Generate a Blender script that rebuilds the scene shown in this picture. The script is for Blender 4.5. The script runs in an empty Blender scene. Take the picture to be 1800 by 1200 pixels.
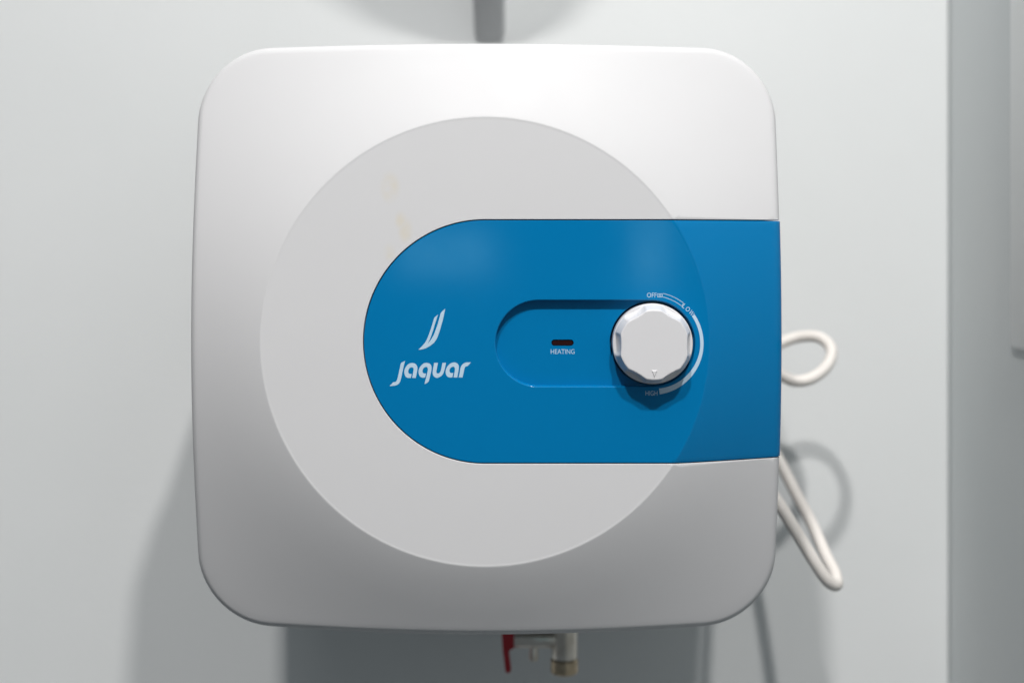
import bpy, bmesh, math, random
from mathutils import Vector
from mathutils.geometry import tessellate_polygon

random.seed(4)
sc = bpy.context.scene
COL = sc.collection

# ------------------------------------------------------------------ camera
DIST = 0.875                      # camera to the flat face of the heater
cam_d = bpy.data.cameras.new("camera")
cam = bpy.data.objects.new("camera", cam_d)
COL.objects.link(cam)
cam.location = (0, -DIST, 0)
cam.rotation_euler = (math.radians(90), 0, 0)
cam_d.sensor_width = 36
cam_d.lens = 36 * DIST / 0.630
cam_d.shift_x = -25 / 1800
cam_d.shift_y = -175 / 1800
cam_d.clip_start = 0.05
cam_d.clip_end = 100
cam_d.dof.use_dof = True
cam_d.dof.focus_distance = DIST + 0.004
cam_d.dof.aperture_fstop = 3.2
cam_d.dof.aperture_blades = 9
sc.camera = cam

# ------------------------------------------------------------------ world and lamps
w = bpy.data.worlds.new("World")
sc.world = w
w.use_nodes = True
bg = w.node_tree.nodes["Background"]
bg.inputs[0].default_value = (0.86, 0.96, 1.04, 1)
bg.inputs[1].default_value = 0.10


def lamp(name, loc, aim, shape, sx, sy, power, color):
    d = bpy.data.lights.new(name, 'AREA')
    d.shape = shape
    d.size = sx
    if shape in ('RECTANGLE', 'ELLIPSE'):
        d.size_y = sy
    d.energy = power
    d.color = color
    o = bpy.data.objects.new(name, d)
    o.location = loc
    o.rotation_euler = (Vector(aim) - Vector(loc)).to_track_quat('-Z', 'Y').to_euler()
    COL.objects.link(o)
    return o


# two recessed downlights pointing straight down from the ceiling, left and right of the heater
for lx, col_ in ((0.28, (1.0, 0.982, 0.965)), (-0.214, (1.0, 0.985, 0.97))):
    l_ = lamp("downlight", (lx, -1.145, 1.56), (lx, -1.145, 0.0), 'DISK', 0.085, 0.085, 27.3, col_)
    l_.data.spread = math.radians(158)
lamp("overhead_fill", (-0.1, -1.0, 2.5), (-0.1, -1.0, 0.0), 'RECTANGLE', 1.8, 1.4, 16, (0.95, 0.985, 1.0))  # added soft fill from overhead, lifts the dome top and the wall
lamp("reflection_lamp", (-0.22, -3.0, -0.03), (-0.22, 0, -0.03), 'RECTANGLE', 0.26, 0.12, 0.32, (0.40, 0.88, 1.0))  # added behind the camera to put the left reflection on the blue panel
lamp("reflection_lamp", (0.34, -3.0, -0.02), (0.34, 0, -0.02), 'RECTANGLE', 0.09, 0.22, 0.22, (0.40, 0.88, 1.0))  # added tinted source for the right-hand reflection on the blue panel

vs_ = sc.view_settings
vs_.view_transform = 'Standard'
vs_.look = 'None'
vs_.exposure = 0
vs_.gamma = 1
sc.render.engine = 'CYCLES'
sc.cycles.caustics_reflective = False
sc.cycles.caustics_refractive = False
sc.cycles.max_bounces = 8
sc.cycles.diffuse_bounces = 5


# ------------------------------------------------------------------ helpers
S0 = 0.00035


def P(px, py, d):
    """a point of the place from where it shows in the photograph and its depth behind the flat face"""
    k = S0 * (1 + d / DIST)
    return Vector(((px - 925) * k, d, (425 - py) * k))


def mesh_object(name, verts, faces, mat, parent=None, off=(0, 0, 0), smooth=True, angle=40, merge=None):
    me = bpy.data.meshes.new(name)
    ov = Vector(off)
    me.from_pydata([tuple(Vector(v) - ov) for v in verts], [], faces)
    bm = bmesh.new()
    bm.from_mesh(me)
    if merge:
        bmesh.ops.remove_doubles(bm, verts=bm.verts, dist=merge)
        bmesh.ops.dissolve_degenerate(bm, edges=bm.edges, dist=1e-7)
    bmesh.ops.recalc_face_normals(bm, faces=bm.faces)
    bm.to_mesh(me)
    bm.free()
    if smooth:
        for p in me.polygons:
            p.use_smooth = True
        me.set_sharp_from_angle(angle=math.radians(angle))
        for p in me.polygons:                      # true flats keep their own normal
            if abs(p.normal.y) > 0.99999:
                p.use_smooth = False
    me.materials.append(mat)
    o = bpy.data.objects.new(name, me)
    COL.objects.link(o)
    if parent:
        o.parent = parent
    return o


def tag(o, label=None, cat=None, group=None, kind=None):
    for k, v in (("label", label), ("category", cat), ("group", group), ("kind", kind)):
        if v:
            o[k] = v
    return o


def strips(rows, verts, faces, closed=False):
    """rows: equally long lists of points; bridges consecutive rows"""
    base = len(verts)
    n = len(rows[0])
    for r in rows:
        verts.extend(r)
    for i in range(len(rows) - 1):
        for j in range(n if closed else n - 1):
            a = base + i * n + j
            b = base + i * n + (j + 1) % n
            faces.append((a, b, b + n, a + n))
    return base


def revolve(name, profile, origin, axis, mat, parent=None, off=(0, 0, 0), seg=40, angle=35, caps=True):
    ax = Vector(axis).normalized()
    t = ax.orthogonal().normalized()
    b = ax.cross(t)
    o = Vector(origin)
    vv, ff = [], []
    rows = []
    for r, h in profile:
        rows.append([o + ax * h + (t * math.cos(2 * math.pi * k / seg) + b * math.sin(2 * math.pi * k / seg)) * r
                     for k in range(seg)])
    strips(rows, vv, ff, closed=True)
    if caps:
        ff.append(tuple(range(seg)))
        ff.append(tuple(range(len(vv) - seg, len(vv))))
    return mesh_object(name, vv, ff, mat, parent, off, True, angle)


def principled(name, base, rough=0.4, metal=0.0, spec=0.5):
    m = bpy.data.materials.new(name)
    m.use_nodes = True
    nt = m.node_tree
    b = nt.nodes["Principled BSDF"]
    b.inputs["Base Color"].default_value = (*base, 1)
    b.inputs["Roughness"].default_value = rough
    b.inputs["Metallic"].default_value = metal
    b.inputs["Specular IOR Level"].default_value = spec
    return m, nt, b


def noise(nt, scale, detail=3, rough=0.5, coord='Object', dist=0.0):
    tc = nt.nodes.new("ShaderNodeTexCoord")
    n = nt.nodes.new("ShaderNodeTexNoise")
    n.inputs["Scale"].default_value = scale
    n.inputs["Detail"].default_value = detail
    n.inputs["Roughness"].default_value = rough
    n.inputs["Distortion"].default_value = dist
    nt.links.new(tc.outputs[coord], n.inputs["Vector"])
    return n


def ramp(nt, fac, stops):
    r = nt.nodes.new("ShaderNodeValToRGB")
    els = r.color_ramp.elements
    while len(els) < len(stops):
        els.new(0.5)
    for e, (p, c) in zip(els, stops):
        e.position = p
        e.color = (*c, 1)
    nt.links.new(fac, r.inputs[0])
    return r


def add_bump(nt, b, height, strength, distance):
    bp = nt.nodes.new("ShaderNodeBump")
    bp.inputs["Strength"].default_value = strength
    bp.inputs["Distance"].default_value = distance
    nt.links.new(height, bp.inputs["Height"])
    nt.links.new(bp.outputs[0], b.inputs["Normal"])


def rough_var(nt, b, scale, lo, hi):
    n = noise(nt, scale, 4, 0.6)
    mr = nt.nodes.new("ShaderNodeMapRange")
    mr.inputs[1].default_value = 0.3
    mr.inputs[2].default_value = 0.7
    mr.inputs[3].default_value = lo
    mr.inputs[4].default_value = hi
    nt.links.new(n.outputs[0], mr.inputs[0])
    nt.links.new(mr.outputs[0], b.inputs["Roughness"])


# ------------------------------------------------------------------ materials
M = {}
m, nt, b = principled("white_plastic", (0.590, 0.584, 0.590), 0.55, 0.0, 0.25)
rough_var(nt, b, 30, 0.5, 0.6)
# faint yellow smear left on the plastic near the blue panel, and a few specks of dust
tc = nt.nodes.new("ShaderNodeTexCoord")


def blob(cx, cz, rx, rz):
    mp = nt.nodes.new("ShaderNodeVectorMath")
    mp.operation = 'SUBTRACT'
    mp.inputs[1].default_value = (cx, 0, cz)
    nt.links.new(tc.outputs["Object"], mp.inputs[0])
    ms = nt.nodes.new("ShaderNodeVectorMath")
    ms.operation = 'MULTIPLY'
    ms.inputs[1].default_value = (1 / rx, 0, 1 / rz)
    nt.links.new(mp.outputs[0], ms.inputs[0])
    ln = nt.nodes.new("ShaderNodeVectorMath")
    ln.operation = 'LENGTH'
    nt.links.new(ms.outputs[0], ln.inputs[0])
    mr = nt.nodes.new("ShaderNodeMapRange")
    mr.interpolation_type = 'SMOOTHSTEP'
    mr.inputs[1].default_value = 1.0
    mr.inputs[2].default_value = 0.2
    nt.links.new(ln.outputs["Value"], mr.inputs[0])
    return mr.outputs[0]


def math_node(op, a, bb):
    n = nt.nodes.new("ShaderNodeMath")
    n.operation = op
    for i, x in enumerate((a, bb)):
        if isinstance(x, (int, float)):
            n.inputs[i].default_value = x
        else:
            nt.links.new(x, n.inputs[i])
    return n.outputs[0]


HALF_SIDE = 0.1866
acc = None
for bl in [(711, 405, 17, 30), (683, 443, 14, 20), (684, 330, 22, 34), (703, 388, 14, 22)]:
    s = blob((bl[0] - 851) * S0, HALF_SIDE + (600 - bl[1]) * S0, bl[2] * S0, bl[3] * S0)
    acc = s if acc is None else math_node('MAXIMUM', acc, s)
nz = noise(nt, 85, 3, 0.55)
nzr = nt.nodes.new("ShaderNodeMapRange")
nzr.inputs[1].default_value = 0.25
nzr.inputs[2].default_value = 0.60
nt.links.new(nz.outputs[0], nzr.inputs[0])
stain = math_node('MULTIPLY', math_node('MULTIPLY', acc, nzr.outputs[0]), 0.7)
mix = nt.nodes.new("ShaderNodeMix")
mix.data_type = 'RGBA'
mix.inputs[6].default_value = (0.590, 0.584, 0.590, 1)
mix.inputs[7].default_value = (0.60, 0.55, 0.46, 1)
nt.links.new(stain, mix.inputs[0])
vor = nt.nodes.new("ShaderNodeTexVoronoi")
vor.inputs["Scale"].default_value = 22
nt.links.new(tc.outputs["Object"], vor.inputs["Vector"])
speck = nt.nodes.new("ShaderNodeMapRange")
speck.inputs[1].default_value = 0.011
speck.inputs[2].default_value = 0.006
nt.links.new(vor.outputs["Distance"], speck.inputs[0])
mix2 = nt.nodes.new("ShaderNodeMix")
mix2.data_type = 'RGBA'
mix2.inputs[7].default_value = (0.40, 0.38, 0.36, 1)
nt.links.new(math_node('MULTIPLY', speck.outputs[0], 0.5), mix2.inputs[0])
nt.links.new(mix.outputs[2], mix2.inputs[6])
nt.links.new(mix2.outputs[2], b.inputs["Base Color"])
bn = noise(nt, 9, 2, 0.4)
add_bump(nt, b, bn.outputs[0], 0.06, 0.01)
M['white'] = m

m, nt, b = principled("shell_grey", (0.22, 0.225, 0.23), 0.7, 0.0, 0.3)
rough_var(nt, b, 25, 0.65, 0.75)
M['shell'] = m

m, nt, b = principled("blue_plastic", (0.00005, 0.155, 0.37), 0.09, 0.0, 0.25)
rough_var(nt, b, 26, 0.07, 0.11)
M['blue'] = m

m, nt, b = principled("knob_white", (0.63, 0.62, 0.63), 0.38)
rough_var(nt, b, 60, 0.33, 0.45)
M['knob'] = m
m, nt, b = principled("print_ink", (0.44, 0.58, 0.70), 0.5)
rough_var(nt, b, 90, 0.45, 0.6)
M['ink'] = m
m, nt, b = principled("dark_red_lens", (0.020, 0.003, 0.003), 0.12)
rough_var(nt, b, 90, 0.1, 0.16)
M['lens'] = m
m, nt, b = principled("dark_void", (0.01, 0.01, 0.012), 0.8)
M['void'] = m
m, nt, b = principled("cord_sheath", (0.80, 0.755, 0.71), 0.42)
rough_var(nt, b, 50, 0.38, 0.5)
M['cord'] = m
m, nt, b = principled("nickel", (0.62, 0.56, 0.47), 0.3, 1.0)
n_ = noise(nt, 70, 4, 0.6)
r_ = ramp(nt, n_.outputs[0], [(0.35, (0.66, 0.61, 0.53)), (0.65, (0.85, 0.81, 0.74))])
nt.links.new(r_.outputs[0], b.inputs["Base Color"])
M['nickel'] = m
m, nt, b = principled("brass", (0.42, 0.31, 0.17), 0.34, 1.0)
n_ = noise(nt, 80, 4, 0.6)
r_ = ramp(nt, n_.outputs[0], [(0.35, (0.42, 0.34, 0.23)), (0.65, (0.60, 0.50, 0.36))])
nt.links.new(r_.outputs[0], b.inputs["Base Color"])
M['brass'] = m
m, nt, b = principled("red_plastic", (0.42, 0.008, 0.02), 0.38)
rough_var(nt, b, 60, 0.34, 0.45)
M['red'] = m


def paint(name, c0, c1, scale):
    m, nt, b = principled(name, c0, 0.55)
    n = noise(nt, scale, 4, 0.55)
    r = ramp(nt, n.outputs[0], [(0.3, c0), (0.7, c1)])
    nt.links.new(r.outputs[0], b.inputs["Base Color"])
    n2 = noise(nt, 220, 3, 0.6)
    add_bump(nt, b, n2.outputs[0], 0.12, 0.002)
    return m


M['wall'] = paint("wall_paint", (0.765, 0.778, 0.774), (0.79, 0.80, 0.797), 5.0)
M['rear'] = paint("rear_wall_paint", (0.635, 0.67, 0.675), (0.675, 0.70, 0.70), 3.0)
M['board'] = paint("board_white", (0.90, 0.915, 0.91), (0.92, 0.93, 0.925), 7.0)
M['fixture'] = paint("fixture_grey", (0.62, 0.625, 0.63), (0.68, 0.685, 0.69), 9.0)

# ------------------------------------------------------------------ setting: wall panel with an eased right edge, wall behind it
WALL = 0.355
EDGE = 0.3665


def edge_panel(name, x0, x1, y0, y1, z0, z1, r, mat):
    prof = [(x0, y1), (x0, y0)]
    for k in range(9):
        a = math.pi / 2 * k / 8
        prof.append((x1 - r + r * math.sin(a), y0 + r - r * math.cos(a)))
    prof.append((x1, y1))
    vv = [(x, y, z0) for x, y in prof] + [(x, y, z1) for x, y in prof]
    n = len(prof)
    ff = [(i, (i + 1) % n, n + (i + 1) % n, n + i) for i in range(n)]
    ff += [tuple(range(n)), tuple(range(n, 2 * n))]
    return mesh_object(name, vv, ff, mat, smooth=True, angle=50)


tag(edge_panel('wall', -1.5, EDGE - 0.0005, WALL, WALL + 0.03, -1.3, 1.3, 0.003, M['wall']), kind='structure')
# side wall meeting the panel in a corner and coming forward on the right
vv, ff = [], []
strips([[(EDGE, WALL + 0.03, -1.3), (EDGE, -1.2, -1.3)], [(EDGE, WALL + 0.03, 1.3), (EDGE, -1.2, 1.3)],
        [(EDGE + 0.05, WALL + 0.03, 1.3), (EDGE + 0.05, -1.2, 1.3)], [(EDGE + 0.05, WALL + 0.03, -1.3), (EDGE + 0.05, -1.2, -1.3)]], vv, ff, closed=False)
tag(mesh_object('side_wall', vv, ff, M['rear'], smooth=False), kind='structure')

# ------------------------------------------------------------------ the water heater
CX, CZ = -0.0254, -0.0614
HALF, RC = 0.1866, 0.0475         # half side, corner radius
RD = 0.1382                       # flat disc radius
VB = 0.0745                       # half height of the blue panel
GAP = 0.0009
FIL = 0.005
COVER_Y, BACK_Y = 0.078, 0.345
ROOT = Vector((CX, BACK_Y, CZ - HALF))
heater = bpy.data.objects.new('water_heater', None)
heater.location = ROOT
heater.empty_display_size = 0.05
COL.objects.link(heater)
tag(heater, 'square white wall-mounted water heater with blue control panel and round knob', 'water heater')


SLOPE = [(RD, 0.345), (0.150, 0.395), (0.172, 0.44), (0.195, 0.435), (0.225, 0.40), (0.26, 0.37)]   # radius, fall per metre outwards


def dome(r):
    """depth of the domed front behind the disc plane: the slope above, summed outwards"""
    d = 0.0
    for (ra, sa), (rb, sb) in zip(SLOPE, SLOPE[1:]):
        if r <= ra:
            break
        q = min(r, rb)
        sq = sa + (sb - sa) * (q - ra) / (rb - ra)
        d += (sa + sq) / 2 * (q - ra)
    return d


LIP = [(-0.0016, 0.00013), (-0.0012, 0.000125), (-0.0008, 0.00010), (-0.0005, 0.00007), (-0.0002, 0.00006),
       (0.0002, 0.00011), (0.0006, None), (0.0012, None)]
FLAT = 0.00013


def depth(r):
    o = r - RD
    if o <= LIP[0][0]:
        return FLAT
    pts = [(a, d if d is not None else dome(RD + a)) for a, d in LIP]
    for (a0, d0), (a1, d1) in zip(pts, pts[1:]):
        if o <= a1:
            return d0 + (d1 - d0) * (o - a0) / (a1 - a0)
    return dome(r)


def W(u, v, d):
    return Vector((CX + u, d, CZ + v))


def bez(p0, p1, p2, t):
    return p0 * (1 - t) ** 2 + p1 * (2 * t * (1 - t)) + p2 * t * t


def outline(step=0.0025):
    """rounded square, counter-clockwise from the right side just above the panel to just below it"""
    pts = []
    s = HALF - RC

    def line(a, bb, n):
        a, bb = Vector(a), Vector(bb)
        L = (bb - a).length
        k = max(2, int(L / step))
        for i in range(k):
            pts.append((a + (bb - a) * i / k, Vector(n)))

    def arc(c, a0):
        k = 26
        for i in range(k):
            a = a0 + math.pi / 2 * i / k
            d = Vector((math.cos(a), math.sin(a)))
            pts.append((Vector(c) + d * RC, d))
    line((HALF, 0), (HALF, s), (1, 0))
    arc((s, s), 0)
    line((s, HALF), (-s, HALF), (0, 1))
    arc((-s, s), math.pi / 2)
    line((-HALF, s), (-HALF, -s), (-1, 0))
    arc((-s, -s), math.pi)
    line((-s, -HALF), (s, -HALF), (0, -1))
    arc((s, -s), 1.5 * math.pi)
    line((HALF, -s), (HALF, 0), (1, 0))
    return pts


VW = VB + GAP
front = [((HALF, VW), (1, 0))]
front = [(Vector(front[0][0]), Vector(front[0][1]))]
front += [q for q in outline() if not (q[0].x > HALF - 1e-6 and abs(q[0].y) < VW + 0.0006)]
front.append((Vector((HALF, -VW)), Vector((1, 0))))

# -- white front cover: flat ring, lip, dome, rounded edge, sides; opening for the blue panel
verts, faces = [], []
cols = []
for po, n in front:
    pi = po - n * FIL
    R = pi.length
    e = pi / R
    if e.x <= 0:
        rin = VW
        inw = -e
    else:
        rin = min(VW / abs(e.y), R)
        inw = Vector((0, -1 if e.y > 0 else 1))
    col = []
    B = e * rin
    db = depth(rin)
    col.append(W(B.x + inw.x * 0.0003, B.y + inw.y * 0.0003, db + 0.006))
    col.append(W(B.x + inw.x * 0.0003, B.y + inw.y * 0.0003, db + 0.0004))
    col.append(W(B.x + inw.x * 0.0002, B.y + inw.y * 0.0002, db + 0.00012))
    col.append(W(B.x, B.y, db))
    r0 = RD + LIP[0][0]
    for k in range(1, 4):
        r = max(rin, rin + (r0 - rin) * k / 4)
        col.append(W(e.x * r, e.y * r, depth(r)))
    for a, _ in LIP:
        r = min(max(rin, RD + a), R)
        col.append(W(e.x * r, e.y * r, depth(r)))
    r1 = max(rin, RD + LIP[-1][0])
    for k in range(1, 19):
        r = r1 + (R - r1) * k / 18
        col.append(W(e.x * r, e.y * r, depth(r)))
    p0 = col[-1]
    p1 = W(po.x, po.y, depth(po.length))
    p2 = W(po.x, po.y, depth(po.length) + FIL * 1.3)
    for k in range(1, 9):
        col.append(bez(p0, p1, p2, k / 8))
    for y in (0.064, 0.07, COVER_Y - 0.001):
        col.append(W(po.x, po.y, max(y, p2.y + 0.002)))
    col.append(W(po.x - n.x * 0.0008, po.y - n.y * 0.0008, COVER_Y))
    col.append(W(po.x - n.x * 0.004, po.y - n.y * 0.004, COVER_Y))
    cols.append(col)
strips(cols, verts, faces)
# edge of the cover where the blue panel wraps round the side
for col, sgn in ((cols[0], -1), (cols[-1], 1)):
    nfr = 4 + 3 + len(LIP) + 18
    seg = col[nfr - 1:-2]
    inner = [p + Vector((-0.006, 0, sgn * 0.0003)) for p in seg]
    mid = [p + Vector((-0.0003, 0.0002, sgn * 0.0003)) for p in seg]
    strips([seg, mid, inner], verts, faces)
mesh_object('front_cover', verts, faces, M['white'], heater, ROOT, True, 42, merge=2e-6)

# -- rear shell behind the cover, closed, with rounded back edge
verts, faces = [], []
ring = outline(0.006)
rows = []
for inset, y in ((0.020, COVER_Y - 0.012), (0.006, COVER_Y - 0.012), (0.0022, COVER_Y - 0.006), (0.0022, COVER_Y + 0.01), (0.0025, BACK_Y - 0.03),
                 (0.0035, BACK_Y - 0.012), (0.006, BACK_Y - 0.005), (0.012, BACK_Y), (0.03, BACK_Y)):
    rows.append([W(p.x - n.x * inset, p.y - n.y * inset, y) for p, n in ring])
strips(rows, verts, faces, closed=True)
k = len(ring)
faces.append(tuple(range(k)))
faces.append(tuple(range(len(verts) - k, len(verts))))
mesh_object('rear_shell', verts, faces, M['shell'], heater, ROOT, True, 40)

# -- blue panel: flat field with the control recess, domed field to the right, side wrap
verts, faces = [], []
NV = 61
vlist = [-VB + 2 * VB * i / (NV - 1) for i in range(NV)]
BV = 0.0004                                        # eased edge
rows = []
r0 = RD + LIP[0][0]


PROUD = HALF + 0.0006                              # the blue end stands a little proud of the casing


def blue_row(v, drop=0.0, vreal=None):
    vr = v if vreal is None else vreal
    row = []
    for a, _ in LIP:
        u = math.sqrt((RD + a) ** 2 - v * v)
        row.append(W(u, vr, depth(math.hypot(u, v)) + drop))
    u0 = math.sqrt((RD + LIP[-1][0]) ** 2 - v * v)
    for k in range(1, 15):
        u = u0 + (PROUD - FIL - u0) * k / 14
        row.append(W(u, vr, depth(math.hypot(u, v)) + drop))
    p0 = row[-1]
    dd = depth(math.hypot(PROUD, v))
    p1 = W(PROUD - drop, vr, dd + drop)
    p2 = W(PROUD - drop, vr, dd + FIL * 1.3)
    for k in range(1, 9):
        row.append(bez(p0, p1, p2, k / 8))
    for y in (0.065, COVER_Y - 0.001):
        row.append(W(PROUD - drop, vr, y))
    row.append(W(PROUD - 0.0008 - drop, vr, COVER_Y))
    row.append(W(PROUD - 0.004 - drop, vr, COVER_Y))
    return row


vin = [v * (VB - BV) / VB for v in vlist]
rows.append(blue_row(vin[0], 0.006, -VB))
rows.append(blue_row(vin[0], BV, -VB))
rows.append(blue_row(vin[0], BV * 0.3, -VB + BV * 0.3))
rows += [blue_row(v) for v in vin]
rows.append(blue_row(vin[-1], BV * 0.3, VB - BV * 0.3))
rows.append(blue_row(vin[-1], BV, VB))
rows.append(blue_row(vin[-1], 0.006, VB))
strips(rows, verts, faces)

# flat field outline (eased edge outside it)
RB = VB - BV
ue = math.sqrt(r0 * r0 - RB * RB)


def boundary(rad):
    """open path: along the top edge leftwards, half circle, bottom edge rightwards"""
    pts = []
    for k in range(24):
        pts.append((ue * (1 - k / 24), rad))
    for k in range(73):
        a = math.pi / 2 + math.pi * k / 72
        pts.append((rad * math.cos(a), rad * math.sin(a)))
    for k in range(1, 25):
        pts.append((ue * k / 24, -rad))
    return pts


b0 = boundary(RB)
strips([[W(u, v, FLAT) for u, v in b0], [W(u, v, FLAT + BV * 0.3) for u, v in boundary(VB - BV * 0.3)],
        [W(u, v, FLAT + BV) for u, v in boundary(VB)], [W(u, v, FLAT + 0.006) for u, v in boundary(VB)]], verts, faces)
# recess
RU0, RU1, RV, RR = (945 - 851) * S0, (1145 - 851) * S0, (600 - 603) * S0, 77.4 * S0


def stadium(rad, n=40):
    pts = []
    for k in range(n + 1):
        a = -math.pi / 2 + math.pi * k / n
        pts.append((RU1 + rad * math.cos(a), RV + rad * math.sin(a)))
    for k in range(n + 1):
        a = math.pi / 2 + math.pi * k / n
        pts.append((RU0 + rad * math.cos(a), RV + rad * math.sin(a)))
    return pts


outer = list(b0) + [(math.sqrt(r0 * r0 - v * v), v) for v in vin[1:-1]]


def flat_fill(loops, d):
    allp = [p for l in loops for p in l]
    tris = tessellate_polygon([[Vector((u, v, 0)) for u, v in l] for l in loops])
    base = len(verts)
    verts.extend(W(u, v, d) for u, v in allp)
    faces.extend(tuple(base + i for i in t) for t in tris)


REC = 0.0045
st0 = stadium(RR)
flat_fill([outer, st0], FLAT)
prof = [(0.0, 0.0), (0.0002, 0.00005), (0.00042, 0.0002), (0.0006, 0.00044), (0.0007, 0.00075), (0.00076, REC - 0.0003),
        (0.0008, REC - 0.0001), (0.0009, REC)]
strips([[W(u, v, FLAT + d) for u, v in stadium(RR - i)] for i, d in prof], verts, faces, closed=True)
KR = 0.02605                                       # round well for the knob
circ = [(RU1 + KR * math.cos(2 * math.pi * k / 80), RV + KR * math.sin(2 * math.pi * k / 80)) for k in range(80)]
slot = []
LU, LV, LW, LH = (987.7 - 851) * S0, (600 - 602.6) * S0, 14.2 * S0, 5.6 * S0
for k in range(13):
    a = -math.pi / 2 + math.pi * k / 12
    slot.append((LU + LW + LH * math.cos(a), LV + LH * math.sin(a)))
for k in range(13):
    a = math.pi / 2 + math.pi * k / 12
    slot.append((LU - LW + LH * math.cos(a), LV + LH * math.sin(a)))
flat_fill([stadium(RR - 0.0009), circ, slot], FLAT + REC)
ca = [[W(RU1 + (KR - i) * math.cos(2 * math.pi * k / 80), RV + (KR - i) * math.sin(2 * math.pi * k / 80), FLAT + REC + d)
       for k in range(80)] for i, d in ((0, 0), (0.0002, 0.0002), (0.0002, 0.008), (0.02, 0.008))]
strips(ca, verts, faces, closed=True)
strips([[W(u, v, FLAT + REC) for u, v in slot], [W(u, v, FLAT + REC + 0.0016) for u, v in slot]], verts, faces, closed=True)
panel = mesh_object('control_panel', verts, faces, M['blue'], heater, ROOT, True, 33, merge=2e-6)
tag(panel, 'glossy blue control panel, rounded at its left end')

# -- indicator lens in the slot
verts, faces = [], []
sl = [(LU + (u - LU) * 0.985, LV + (v - LV) * 0.97) for u, v in slot]
strips([[W(u, v, FLAT + REC + 0.003) for u, v in sl], [W(u, v, FLAT + REC + 0.0009) for u, v in sl],
        [W(LU + (u - LU) * 0.93, LV + (v - LV) * 0.8, FLAT + REC + 0.0006) for u, v in sl]], verts, faces, closed=True)
n = len(sl)
faces.append(tuple(range(2 * n, 3 * n)))
tag(mesh_object('indicator_lens', verts, faces, M['lens'], panel, (0, 0, 0) if False else ROOT, True, 40),
    'dark red oblong heating indicator')

# -- printing on the panel
INK = FLAT - 0.00006


def U(px):
    return (px - 851) * S0


def V(py):
    return (600 - py) * S0


def print_polys(name, polys, d=INK, label=None):
    vv, ff = [], []
    for poly in polys:
        tris = tessellate_polygon([[Vector((U(x), V(y), 0)) for x, y in poly]])
        base = len(vv)
        vv.extend(W(U(x), V(y), d) for x, y in poly)
        ff.extend(tuple(base + i for i in t) for t in tris)
    o = mesh_object(name, vv, ff, M['ink'], panel, ROOT, False)
    if label:
        tag(o, label)
    return o


def soften(poly, sharp=50):
    """round the gentle corners of a traced outline once, keep the sharp ones"""
    out = []
    n = len(poly)
    for i in range(n):
        a, p, c = Vector(poly[i - 1]), Vector(poly[i]), Vector(poly[(i + 1) % n])
        d1, d2 = (p - a), (c - p)
        if d1.length < 1e-6 or d2.length < 1e-6 or math.degrees(d1.angle(d2)) > sharp:
            out.append(tuple(p))
        else:
            out.append(tuple(p * 0.82 + a * 0.18 + Vector((0, 0)) * 0))
            out.append(tuple(p * 0.82 + c * 0.18))
    return out


def zoomed(poly, ox, oy, s):
    return soften([(ox + x / s, oy + y / s) for x, y in poly])


LA = [
    [(540, 195), (690, 130), (660, 230), (600, 480), (540, 780), (500, 930), (440, 1030), (370, 1080), (300, 1100), (90, 1125),
     (90, 1100), (150, 1050), (215, 970), (290, 962), (345, 930), (375, 870), (420, 690), (470, 470), (515, 250)],
    [(920, 800), (800, 800), (730, 770), (680, 700), (655, 600), (660, 500), (700, 390), (780, 280), (880, 220), (980, 205),
     (1080, 230), (1150, 300), (1180, 390), (1170, 520), (1145, 640), (1110, 800), (965, 797), (985, 700), (1010, 580),
     (1030, 450), (1010, 395), (940, 375), (870, 405), (825, 470), (810, 550), (830, 620), (880, 645), (950, 640), (935, 720)],
    [(1480, 780), (1390, 795), (1310, 770), (1250, 710), (1220, 600), (1225, 490), (1270, 380), (1340, 290), (1440, 215),
     (1550, 200), (1660, 230), (1720, 300), (1740, 380), (1730, 500), (1700, 640), (1660, 800), (1615, 960), (1470, 1045),
     (1463, 1010), (1520, 800), (1555, 650), (1590, 500), (1590, 430), (1560, 375), (1500, 365), (1430, 400), (1385, 470),
     (1375, 540), (1390, 600), (1440, 625), (1517, 625), (1500, 710)],
]
LB = [
    [(265, 205), (415, 205), (385, 370), (350, 530), (360, 600), (410, 630), (470, 610), (515, 550), (550, 430), (590, 205),
     (730, 200), (695, 400), (650, 560), (590, 680), (500, 760), (380, 800), (290, 775), (220, 700), (200, 590), (220, 440)],
    [(985, 780), (850, 780), (780, 740), (730, 660), (715, 550), (735, 440), (800, 330), (890, 240), (990, 190), (1090, 185),
     (1180, 225), (1235, 300), (1240, 400), (1220, 560), (1175, 780), (1030, 780), (1055, 650), (1080, 520), (1085, 410),
     (1050, 360), (990, 355), (920, 395), (875, 460), (870, 530), (890, 590), (950, 610), (1022, 600), (1005, 680)],
    [(1235, 780), (1270, 620), (1300, 430), (1340, 320), (1420, 230), (1530, 185), (1720, 180), (1590, 335), (1500, 350),
     (1465, 410), (1430, 580), (1385, 780)],
]
print_polys('brand_lettering', [zoomed(p, 680, 628, 22.5) for p in LA] + [zoomed(p, 750, 628, 22.5) for p in LB],
            label='pale slanted brand lettering printed on the blue panel')
EM = [(895, 85), (870, 220), (820, 430), (760, 640), (690, 840), (610, 960), (500, 1050), (380, 1110), (280, 1140), (205, 1140),
      (310, 1040), (400, 930), (470, 770), (530, 590), (580, 430), (615, 315), (710, 240), (680, 330), (640, 450), (590, 620),
      (540, 770), (490, 900), (440, 985), (510, 910), (590, 790), (640, 660), (700, 490), (745, 330), (780, 190)]
print_polys('emblem', [zoomed(EM, 720, 536, 14.63)], label='pale twin-blade emblem printed above the brand lettering')


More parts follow.
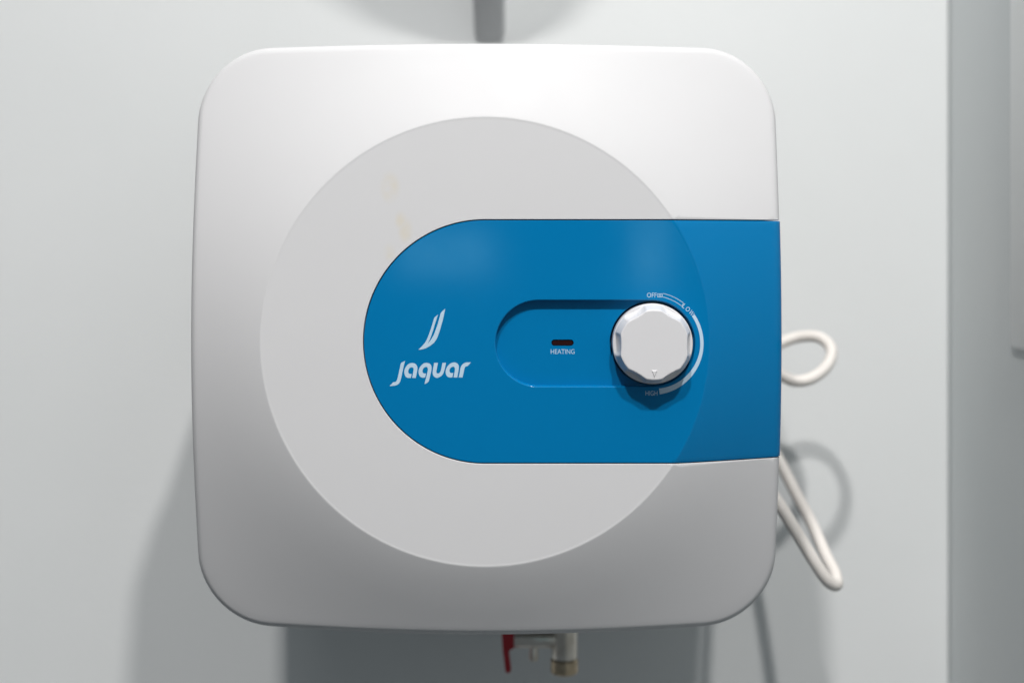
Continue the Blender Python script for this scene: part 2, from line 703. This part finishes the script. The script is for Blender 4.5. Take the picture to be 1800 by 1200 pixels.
def text_mesh(name, body, px, py, hpx, wpx, rot=0.0, d=INK):
    """lettering centred on (px, py), cap height hpx, width wpx (photo pixels), rotated in the panel's plane"""
    cu = bpy.data.curves.new(name, 'FONT')
    cu.body = body
    cu.resolution_u = 4
    cu.offset = 0.0
    to = bpy.data.objects.new(name, cu)
    COL.objects.link(to)
    dg = bpy.context.evaluated_depsgraph_get()
    me = bpy.data.meshes.new_from_object(to.evaluated_get(dg))
    bpy.data.objects.remove(to)
    xs = [v.co.x for v in me.vertices]
    ys = [v.co.y for v in me.vertices]
    x0, x1, y0, y1 = min(xs), max(xs), min(ys), max(ys)
    c, s = math.cos(rot), math.sin(rot)
    out = []
    for v in me.vertices:
        a = ((v.co.x - x0) / (x1 - x0) - 0.5) * wpx
        h = ((v.co.y - y0) / (y1 - y0) - 0.5) * hpx
        out.append(W(U(px + a * c - h * s), V(py - (a * s + h * c)), d))
    fs = [tuple(p.vertices) for p in me.polygons]
    bpy.data.meshes.remove(me)
    return out, fs


def text_object(name, pieces, label=None, d=INK):
    vv, ff = [], []
    for args in pieces:
        v_, f_ = text_mesh(name, *args, d=d)
        base = len(vv)
        vv += v_
        ff += [tuple(base + i for i in f) for f in f_]
    o = mesh_object(name, vv, ff, M['ink'], panel, ROOT, False)
    if label:
        tag(o, label)


text_object('heating_lettering', [("HEATING", 988, 618.3, 8.4, 42)], 'small printed word HEATING under the indicator', d=FLAT + REC - 0.00006)
text_object('off_lettering', [("OFF", 1144.3, 518.2, 8.2, 17.0)], 'small printed word OFF above the knob')
text_object('high_lettering', [("HIGH", 1143.8, 690.4, 8.2, 21.0)], 'small printed word HIGH below the knob')
text_object('low_lettering', [("L", 1201.4, 537.4, 8.2, 5.0, math.radians(-40)), ("O", 1207.6, 542.9, 8.2, 7.2, math.radians(-46)),
                              ("W", 1214.2, 549.6, 8.2, 8.6, math.radians(-52))], 'small printed word LOW set along the dial arc')
KX, KY = 1145, 603


def pol(r, a):
    a = math.radians(a)
    return (KX + r * math.cos(a), KY - r * math.sin(a))


def arc_band(r0a, r1a, a0, a1, n=40):
    o = [pol(r0a(i / n) if callable(r0a) else r0a, a0 + (a1 - a0) * i / n) for i in range(n + 1)]
    i_ = [pol(r1a(i / n) if callable(r1a) else r1a, a0 + (a1 - a0) * i / n) for i in range(n + 1)]
    return [[o[k], o[k + 1], i_[k + 1], i_[k]] for k in range(n)]


polys = arc_band(90.3, lambda t: 84.6 - 4.6 * max(0, (t - 0.35) / 0.65) ** 1.3, 34.5, -81.5)
print_polys('dial_arc', polys, label='pale widening arc printed round the knob')
polys = arc_band(90.2, 89.3, 78, 51.5, 16) + arc_band(84.0, 83.1, 77, 51.5, 16)
polys += [[pol(90.2, 52.1), pol(90.2, 51.4), pol(83.1, 51.4), pol(83.1, 52.1)]]
for k in range(4):
    x = 1154.4 + k * 2.6
    polys.append([(x, 515.9), (x + 1.0, 515.9), (x + 1.0, 521.6), (x, 521.6)])
polys += [[(1154, 515.4), (1163, 515.4), (1163, 516.2), (1154, 516.2)], [(1154, 521.2), (1163, 521.2), (1163, 522), (1154, 522)]]
print_polys('dial_outline', polys, label='thin outlined band printed between OFF and LOW')

# -- knob: six lands and six scooped flutes
verts, faces = [], []
R0, R1, H0, H1 = 70.2 * S0, 60.5 * S0, 0.0042, 0.0138
SEG = 180
NR = 12


def kp(r, k, h):
    a = 2 * math.pi * k / SEG
    return W(RU1 + r * math.cos(a), RV + r * math.sin(a), FLAT - h)


rows = [[kp(R0 * 0.99, k, -0.0114) for k in range(SEG)], [kp(R0, k, -0.004) for k in range(SEG)],
        [kp(R0, k, H0 - 0.0006) for k in range(SEG)], [kp(R0 - 0.00012, k, H0 - 0.0002) for k in range(SEG)]]
for i in range(NR + 1):
    t = i / NR
    row = []
    for k in range(SEG):
        deg = 360 * k / SEG
        s = ((deg + 30) % 60 - 30) / 17.0           # flutes centred on 0, 60, 120 ... degrees
        f = max(0.0, 1 - s * s)
        p = 1.0 + 3.4 * f
        h = H0 + (H1 - H0) * (t ** p)
        r = R0 - 0.0004 - (R0 - 0.0004 - R1) * t + (0.0 if f == 0 else -0.0013 * f * t)
        row.append(kp(r, k, h))
    rows.append(row)
top = []
for k in range(SEG):
    deg = 360 * k / SEG
    s = ((deg + 30) % 60 - 30) / 17.0
    f = max(0.0, 1 - s * s)
    rr = R1 - 0.0013 * f
    top.append(rr)
rows.append([kp(top[k] - 0.0003, k, H1 + 0.00018) for k in range(SEG)])
rows.append([kp(top[k] - 0.0007, k, H1 + 0.00024) for k in range(SEG)])
for q in (0.85, 0.6, 0.3):
    rows.append([kp((top[k] * q + R1 * (1 - q) * 0) * 1.0, k, H1 + 0.00024) for k in range(SEG)])
strips(rows, verts, faces, closed=True)
faces.append(tuple(range(len(verts) - SEG, len(verts))))
knob = mesh_object('knob', verts, faces, M['knob'], heater, ROOT, True, 28)
tag(knob, 'round white control knob with scooped grip flutes')
# raised pointer
HK = H1 + 0.00024
tri = [(1140.3, 646.5), (1150.2, 646.5), (1145.4, 659.5)]
cxp, cyp = 1145.3, 650.5


def tri_row(sc_, h):
    return [W(U(cxp + (x - cxp) * sc_), V(cyp + (y - cyp) * sc_), FLAT - h) for x, y in tri]


verts, faces = [], []
strips([tri_row(1.0, HK - 0.001), tri_row(1.0, HK + 0.0001), tri_row(0.72, HK + 0.00055)], verts, faces, closed=True)
faces.append((6, 7, 8))
tag(mesh_object('pointer', verts, faces, M['knob'], knob, ROOT, False), 'small raised pointer triangle on the knob')

# -- safety valve under the heater
VD = 0.20


def vpos(px, py):
    return P(px, py, VD)


bot = CZ - HALF
c0 = vpos(992, 1140)
body_bot = vpos(992, 1156).z
valve = revolve('safety_valve', [(0.0095, bot + 0.004), (0.0095, bot - 0.004), (0.0125, bot - 0.0045), (0.0125, bot - 0.016),
                                 (0.0098, bot - 0.018), (0.0098, body_bot + 0.001), (0.0092, body_bot)][::1],
                (c0.x, VD, 0), (0, 0, 1), M['nickel'], heater, ROOT, 36)
tag(valve, 'nickel safety valve hanging under the heater')
nb = vpos(992, 1182).z
revolve('valve_nut', [(0.0098, body_bot - 0.0002), (0.0104, body_bot - 0.001), (0.0104, nb + 0.0015), (0.0092, nb), (0.0070, nb), (0.0070, nb + 0.006)],
        (c0.x, VD, 0), (0, 0, 1), M['brass'], valve, ROOT, 6 * 6)
a0 = vpos(905, 1121)
revolve('valve_arm', [(0.0068, 0), (0.0072, 0.0006), (0.0072, (c0.x - a0.x) - 0.004), (0.0060, (c0.x - a0.x))],
        (a0.x, VD, a0.z), (1, 0, 0), M['nickel'], valve, ROOT, 30)
nz0 = vpos(938, 1126)
nz1 = vpos(938, 1160)
revolve('drain_nozzle', [(0.0032, nz0.z), (0.0032, nz1.z + 0.006), (0.0036, nz1.z + 0.004), (0.0034, nz1.z + 0.001), (0.0029, nz1.z), (0.0018, nz1.z), (0.0018, nz1.z + 0.004)],
        (nz0.x, VD, 0), (0, 0, 1), M['nickel'], valve, ROOT, 24)
# red lever: cap round the arm's end and a bent handle
verts, faces = [], []
lever_prof = [(904, 1110), (904, 1134), (896, 1139), (895, 1146), (898.5, 1174), (897, 1178.5), (892, 1180), (888.5, 1177), (884, 1140), (881.5, 1100), (884, 1094), (904, 1094)]
for y in (-0.0058, -0.0048, 0.0048, 0.0058):
    s = 0.94 if abs(y) > 0.005 else 1.0
    row = []
    for x, yy in lever_prof:
        p = vpos(893 + (x - 893) * s, 1137 + (yy - 1137) * (1 - (1 - s) * 0.3))
        wide = 1.0 if yy < 1142 else 0.72
        row.append(Vector((p.x, VD + y * wide, p.z)))
    verts += row
n = len(lever_prof)
for i in range(3):
    for j in range(n):
        faces.append((i * n + j, i * n + (j + 1) % n, (i + 1) * n + (j + 1) % n, (i + 1) * n + j))
faces.append(tuple(range(n)))
faces.append(tuple(range(3 * n, 4 * n)))
tag(mesh_object('lever', verts, faces, M['red'], valve, ROOT, True, 35), 'red release lever of the safety valve')

# -- power cord looping out on the right
path = [P(1262, 632, .272), P(1290, 638, .272), P(1330, 626, .270), P(1372, 603, .268), P(1405, 592, .266), P(1440, 593, .258), P(1461, 613, .247), P(1455, 641, .238),
        P(1428, 664, .230), P(1396, 669, .229), P(1362, 655, .234), P(1322, 652, .244), P(1312, 690, .262), P(1332, 750, .272),
        P(1366, 803, .262), P(1397, 863, .242), P(1427, 920, .217), P(1452, 976, .190), P(1468, 1008, .172), P(1470, 1027, .160),
        P(1455, 1020, .153), P(1434, 990, .150), P(1407, 946, .149), P(1380, 902, .149), P(1358, 868, .150), P(1343, 836, .153),
        P(1333, 795, .162), P(1326, 735, .182), P(1318, 640, .218), P(1308, 560, .258), P(1302, 480, .300), P(1299, 400, .334),
        P(1297, 370, .35), P(1297, 362, .358)]


def catmull(pts, sub=10):
    out = []
    q = [pts[0] * 2 - pts[1]] + pts + [pts[-1] * 2 - pts[-2]]
    for i in range(1, len(q) - 2):
        p0, p1, p2, p3 = q[i - 1:i + 3]
        for k in range(sub):
            t = k / sub
            out.append(0.5 * ((2 * p1) + (p2 - p0) * t + (2 * p0 - 5 * p1 + 4 * p2 - p3) * t * t + (3 * p1 - p0 - 3 * p2 + p3) * t ** 3))
    out.append(pts[-1])
    return out


def tube(pts, rad, seg=16):
    vv, ff = [], []
    t0 = (pts[1] - pts[0]).normalized()
    nrm = t0.orthogonal().normalized()
    rows = []
    for i, p in enumerate(pts):
        t = (pts[min(i + 1, len(pts) - 1)] - pts[max(i - 1, 0)]).normalized()
        nrm = (nrm - t * nrm.dot(t)).normalized()
        bn = t.cross(nrm)
        rows.append([p + (nrm * math.cos(2 * math.pi * k / seg) + bn * math.sin(2 * math.pi * k / seg)) * rad for k in range(seg)])
    strips(rows, vv, ff, closed=True)
    ff.append(tuple(range(seg)))
    ff.append(tuple(range(len(vv) - seg, len(vv))))
    return vv, ff


vv, ff = tube(catmull(path), 0.0046)
tag(mesh_object('power_cord', vv, ff, M['cord'], heater, ROOT, True, 60), 'cream power cord looping out beside the heater')

# ------------------------------------------------------------------ fixture on the wall above the heater (its foot and shadows show)
prof = [(0.001, 0.172), (0.07, 0.236), (0.15, 0.311), (0.27, 0.429), (0.34, 0.500), (0.40, 0.566), (0.47, 0.645), (0.47, 0.80), (0.2, 0.62), (0.001, 0.45)]
bm = bmesh.new()
fx, fw = -0.0315, 0.0135
la = [bm.verts.new((-fw, -y, z - 0.172)) for y, z in prof]
lb = [bm.verts.new((fw, -y, z - 0.172)) for y, z in prof]
bm.faces.new(la)
bm.faces.new(lb[::-1])
for i in range(len(prof)):
    j = (i + 1) % len(prof)
    bm.faces.new((la[j], la[i], lb[i], lb[j]))
bmesh.ops.recalc_face_normals(bm, faces=bm.faces)
bmesh.ops.bevel(bm, geom=list(bm.edges), offset=0.004, segments=3, profile=0.5, affect='EDGES', clamp_overlap=True)
me = bpy.data.meshes.new('wall_fixture')
bm.to_mesh(me)
bm.free()
for p in me.polygons:
    p.use_smooth = True
me.set_sharp_from_angle(angle=math.radians(35))
me.materials.append(M['fixture'])
fo = bpy.data.objects.new('wall_fixture', me)
fo.location = (fx, WALL, 0.172)
COL.objects.link(fo)
tag(fo, 'blurred grey fixture on the wall above the heater, cut off by the top edge', 'wall fixture')

# ------------------------------------------------------------------ white board on the side wall at the right edge
TH = 0.003
AJAR = 0.0
p0 = P(1775, 611, 0.194)
prof = []
y0, y1, z0, z1, r = -0.10, 0.194, p0.z, 0.60, 0.006
for (cy_, cz_, a0_) in ((y1 - r, z0 + r, 1.5 * math.pi), (y1 - r, z1 - r, 0), (y0 + r, z1 - r, 0.5 * math.pi), (y0 + r, z0 + r, math.pi)):
    for k in range(9):
        a = a0_ + math.pi / 2 * k / 8
        prof.append((cy_ + r * math.cos(a), cz_ + r * math.sin(a), math.cos(a), math.sin(a)))
verts, faces = [], []
rows = []
for inset, x in ((0.0, EDGE - 0.0002), (0.0, EDGE - TH + 0.0012), (0.0004, EDGE - TH + 0.0004), (0.0012, EDGE - TH)):
    rows.append([Vector((x, y - ny * inset, z - nz_ * inset)) for y, z, ny, nz_ in prof])
strips(rows, verts, faces, closed=True)
n = len(prof)
faces.append(tuple(range(n)))
faces.append(tuple(range(len(verts) - n, len(verts))))
OFF = Vector((EDGE, y0, z0))                       # its far edge stands a little off the wall 
bo = mesh_object('white_board', verts, faces, M['board'], None, OFF, True, 40)
bo.location = OFF
bo.rotation_euler.z = math.radians(AJAR)
tag(bo, 'blurred white board on the side wall at the right edge of the picture', 'board')
